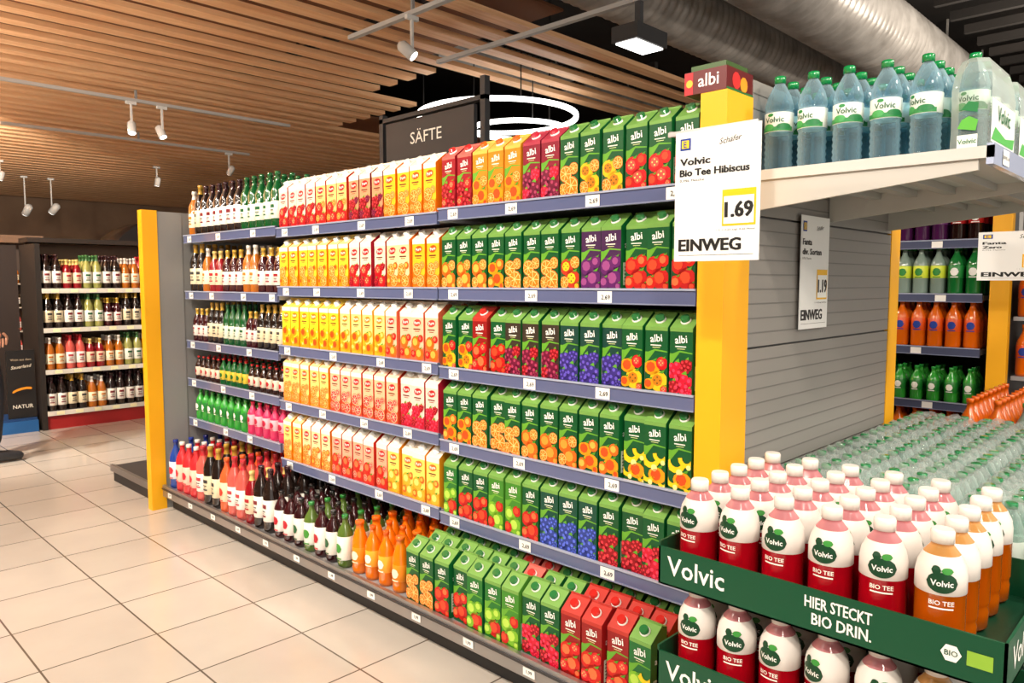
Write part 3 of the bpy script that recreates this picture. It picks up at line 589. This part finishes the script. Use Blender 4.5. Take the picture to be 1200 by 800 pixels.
track_lamp(4.9,10.3,2.8,4.5,12,1,200,True,120); track_lamp(4.67,12.3,2.8,4.6,13,1,0,light=False); track_lamp(1.5,9.5,2.9,1.0,13.9,1,450,True,120)
track_lamp(-1.5,11,2.9,-.5,13.9,1,380,True,120); track_lamp(2.8,13.3,2.8,2.4,13.9,1,0,light=False); track_lamp(3.5,15,2.45,3,16,1,0,light=False,s=1.1); track_lamp(3.9,15,2.5,3,16,1,0,light=False,s=1.1)
for b in ((1.2,4.6,8.08,8.12),(2.2,5.2,10.28,10.32),(4.14,4.18,1.2,4.9),(-.17,-.13,-1,4.6),(3.28,3.32,3.4,4.9),(-1.62,-1.58,1,7)):
    t=T(); t.box(b[0],b[1],b[2],b[3],3.08,3.11,C(190,190,188),4); cx,cy=(b[0]+b[1])/2,(b[2]+b[3])/2; t.box(cx-.01,cx+.01,cy-.01,cy+.01,3.11,3.198,C(150,150,150),4); build('lighting_track',[t])
t=T(); t.box(4.0,4.34,2.80,3.0,2.80,2.90,C(60,60,62),4); t.box(4.14,4.18,2.88,2.92,2.90,3.079,C(70,70,72),4); b=build('flood_light',[t])
t=T(); t.box(4.02,4.32,2.82,2.98,2.792,2.80,(1,1,1,1),0); b2=build('led_panel',[t],None,[EMIT]); par(b2,b)
def area(x,y,z,sx,sy,e,up=False,name='unseen_area_lamp',col=LC):  # area light kept out of view, given a pendant body and cords
    l=bpy.data.lights.new('area_light','AREA'); l.shape='RECTANGLE'; l.size=sx; l.size_y=sy; l.energy=e; l.color=col
    o=bpy.data.objects.new('area_light',l); sc.collection.objects.link(o); o.location=(x,y,z); o.rotation_euler=(math.pi if up else 0,0,0)
    t=T(); zz=z-.03 if up else z+.005
    t.box(x-sx/2,x+sx/2,y-sy/2,y+sy/2,zz,zz+.025,C(230,230,230),4)
    for k in (-1,1): t.box(x-.003,x+.003,y+k*sy*.4-.003,y+k*sy*.4+.003,zz+.025,4.3 if y<4 else 3.2,C(90,90,90),4)
    b=build(name,[t]); par(o,b)
    return b
area(-2.5,3,3.0,.2,2.4,120); area(-.9,-2,3.0,.2,2.4,105); area(2.2,-2.2,3.0,.2,2.4,80); area(7.6,.6,2.9,2.4,.2,200,True)  # unseen lamps outside the view; last one added to brighten the ducts
area(-.6,7.5,2.3,.2,2.4,250,True); area(-.6,11.5,2.3,.2,2.4,280,True); area(-.5,3.2,2.3,.2,2.0,190,True)  # uplights added out of view to brighten the ceiling slats
w=bpy.data.worlds.new('w'); sc.world=w; w.use_nodes=True; w.node_tree.nodes['Background'].inputs[0].default_value=(1,.93,.85,1); w.node_tree.nodes['Background'].inputs[1].default_value=1.05
# ---------------------------------------------------------------- shopper
def flat(name,col,rough=.7):
    m=bpy.data.materials.new(name); m.use_nodes=True; nt=m.node_tree; p=nt.nodes['Principled BSDF']; n=nt.nodes.new('ShaderNodeTexNoise'); n.inputs['Scale'].default_value=25
    r=nt.nodes.new('ShaderNodeValToRGB'); r.color_ramp.elements[0].color=tuple(c*.85 for c in col[:3])+(1,); r.color_ramp.elements[1].color=col; nt.links.new(n.outputs['Fac'],r.inputs[0]); nt.links.new(r.outputs[0],p.inputs['Base Color']); p.inputs['Roughness'].default_value=rough; return m
SKIN=flat('skin',C(214,160,132),.5); PANT=flat('trousers',C(34,36,46)); TOP=flat('pink_top',C(190,96,120)); HAIR=flat('hair',C(70,45,30)); SHOE=flat('shoe',C(40,40,44),.4)
px,py=1.155,6.34
sh=empty('shopper',(px,py,0))
def skin(name,vs,es,rad,mat,lv=2):
    me=bpy.data.meshes.new(name); me.from_pydata([(px+a,py+b,c) for a,b,c in vs],es,[]); ob=bpy.data.objects.new(name,me); sc.collection.objects.link(ob)
    ob.modifiers.new('s','SKIN'); 
    for v,r in zip(me.skin_vertices[0].data,rad): v.radius=(r if isinstance(r,tuple) else (r,r))
    me.skin_vertices[0].data[0].use_root=True
    s=ob.modifiers.new('ss','SUBSURF'); s.levels=lv; s.render_levels=lv; ob.modifiers['s'].use_smooth_shade=True; me.materials.append(mat); par(ob,sh); return ob
skin('trousers',[(0,0,.95),(0,0,1.02),(.0,-.09,.88),(.06,-.10,.50),(.03,-.10,.12),(0,.09,.88),(-.02,.10,.50),(-.16,.10,.13)],[(0,1),(0,2),(2,3),(3,4),(0,5),(5,6),(6,7)],[(.13,.15),(.12,.14),.095,.068,.055,.095,.065,.05],PANT)
skin('top',[(0,0,1.0),(0,0,1.15),(0,0,1.32),(0,0,1.43),(0,-.17,1.40),(-.03,-.22,1.14),(.05,-.22,.98),(0,.17,1.40),(-.03,.22,1.14),(.05,.22,.98)],[(0,1),(1,2),(2,3),(2,4),(4,5),(5,6),(2,7),(7,8),(8,9)],[(.12,.15),(.11,.14),(.11,.16),.06,.055,.045,.036,.055,.045,.036],TOP)
skin('head',[(0,0,1.40),(0,0,1.49),(.02,0,1.56),(.02,0,1.63),(.01,0,1.70)],[(0,1),(1,2),(2,3),(3,4)],[.052,.050,.075,.085,.07],SKIN)
skin('hair',[(-.03,0,1.50),(-.04,0,1.60),(-.02,0,1.68),(.01,0,1.725)],[(0,1),(1,2),(2,3)],[.06,.085,.09,.07],HAIR)
skin('nose',[(.09,0,1.62),(.115,0,1.59)],[(0,1)],[.009,.013],SKIN,1); skin('mouth',[(.092,-.022,1.555),(.10,0,1.555),(.092,.022,1.555)],[(0,1),(1,2)],[.005,.007,.005],flat('lips',C(180,80,80)),1)
for s in (-1,1):
    skin('ear',[(.01,s*.085,1.61),(.0,s*.092,1.635)],[(0,1)],[.014,.012],SKIN,1); skin('eye',[(.088,s*.032,1.635),(.090,s*.032,1.637)],[(0,1)],[.011,.009],flat('eye',C(60,45,35),.2),1)
    skin('palm',[(.05,s*.22,.98),(.07,s*.22,.93),(.085,s*.22,.89)],[(0,1),(1,2)],[.024,(.03,.016),(.034,.014)],SKIN,2)
    for k,(dx,l) in enumerate(((-.03,.06),(-.01,.072),(.01,.068),(.03,.052))):
        skin('finger_%d'%(k+1),[(.088+dx,s*.22,.89),(.092+dx,s*.217,.89-l*.5),(.088+dx,s*.205,.89-l)],[(0,1),(1,2)],[.009,.0085,.007],SKIN,1)
    skin('thumb',[(.10,s*.215,.925),(.125,s*.205,.90),(.13,s*.195,.87)],[(0,1),(1,2)],[.011,.010,.008],SKIN,1)
skin('shoe_right',[(-.01,-.10,.055),(.07,-.10,.05),(.22,-.10,.035)],[(0,1),(1,2)],[.045,.045,(.04,.03)],SHOE)
skin('shoe_left',[(-.20,.10,.055),(-.13,.10,.05),(0.0,.10,.035)],[(0,1),(1,2)],[.045,.045,(.04,.03)],SHOE)
# ---------------------------------------------------------------- camera
cam=bpy.data.cameras.new('camera'); co=bpy.data.objects.new('camera',cam); sc.collection.objects.link(co)
cam.lens=26.4; cam.sensor_width=36; co.location=(0,0,1.27); co.rotation_euler=(math.radians(90-4.48),0,math.radians(-45.8)); cam.clip_start=.02
sc.camera=co
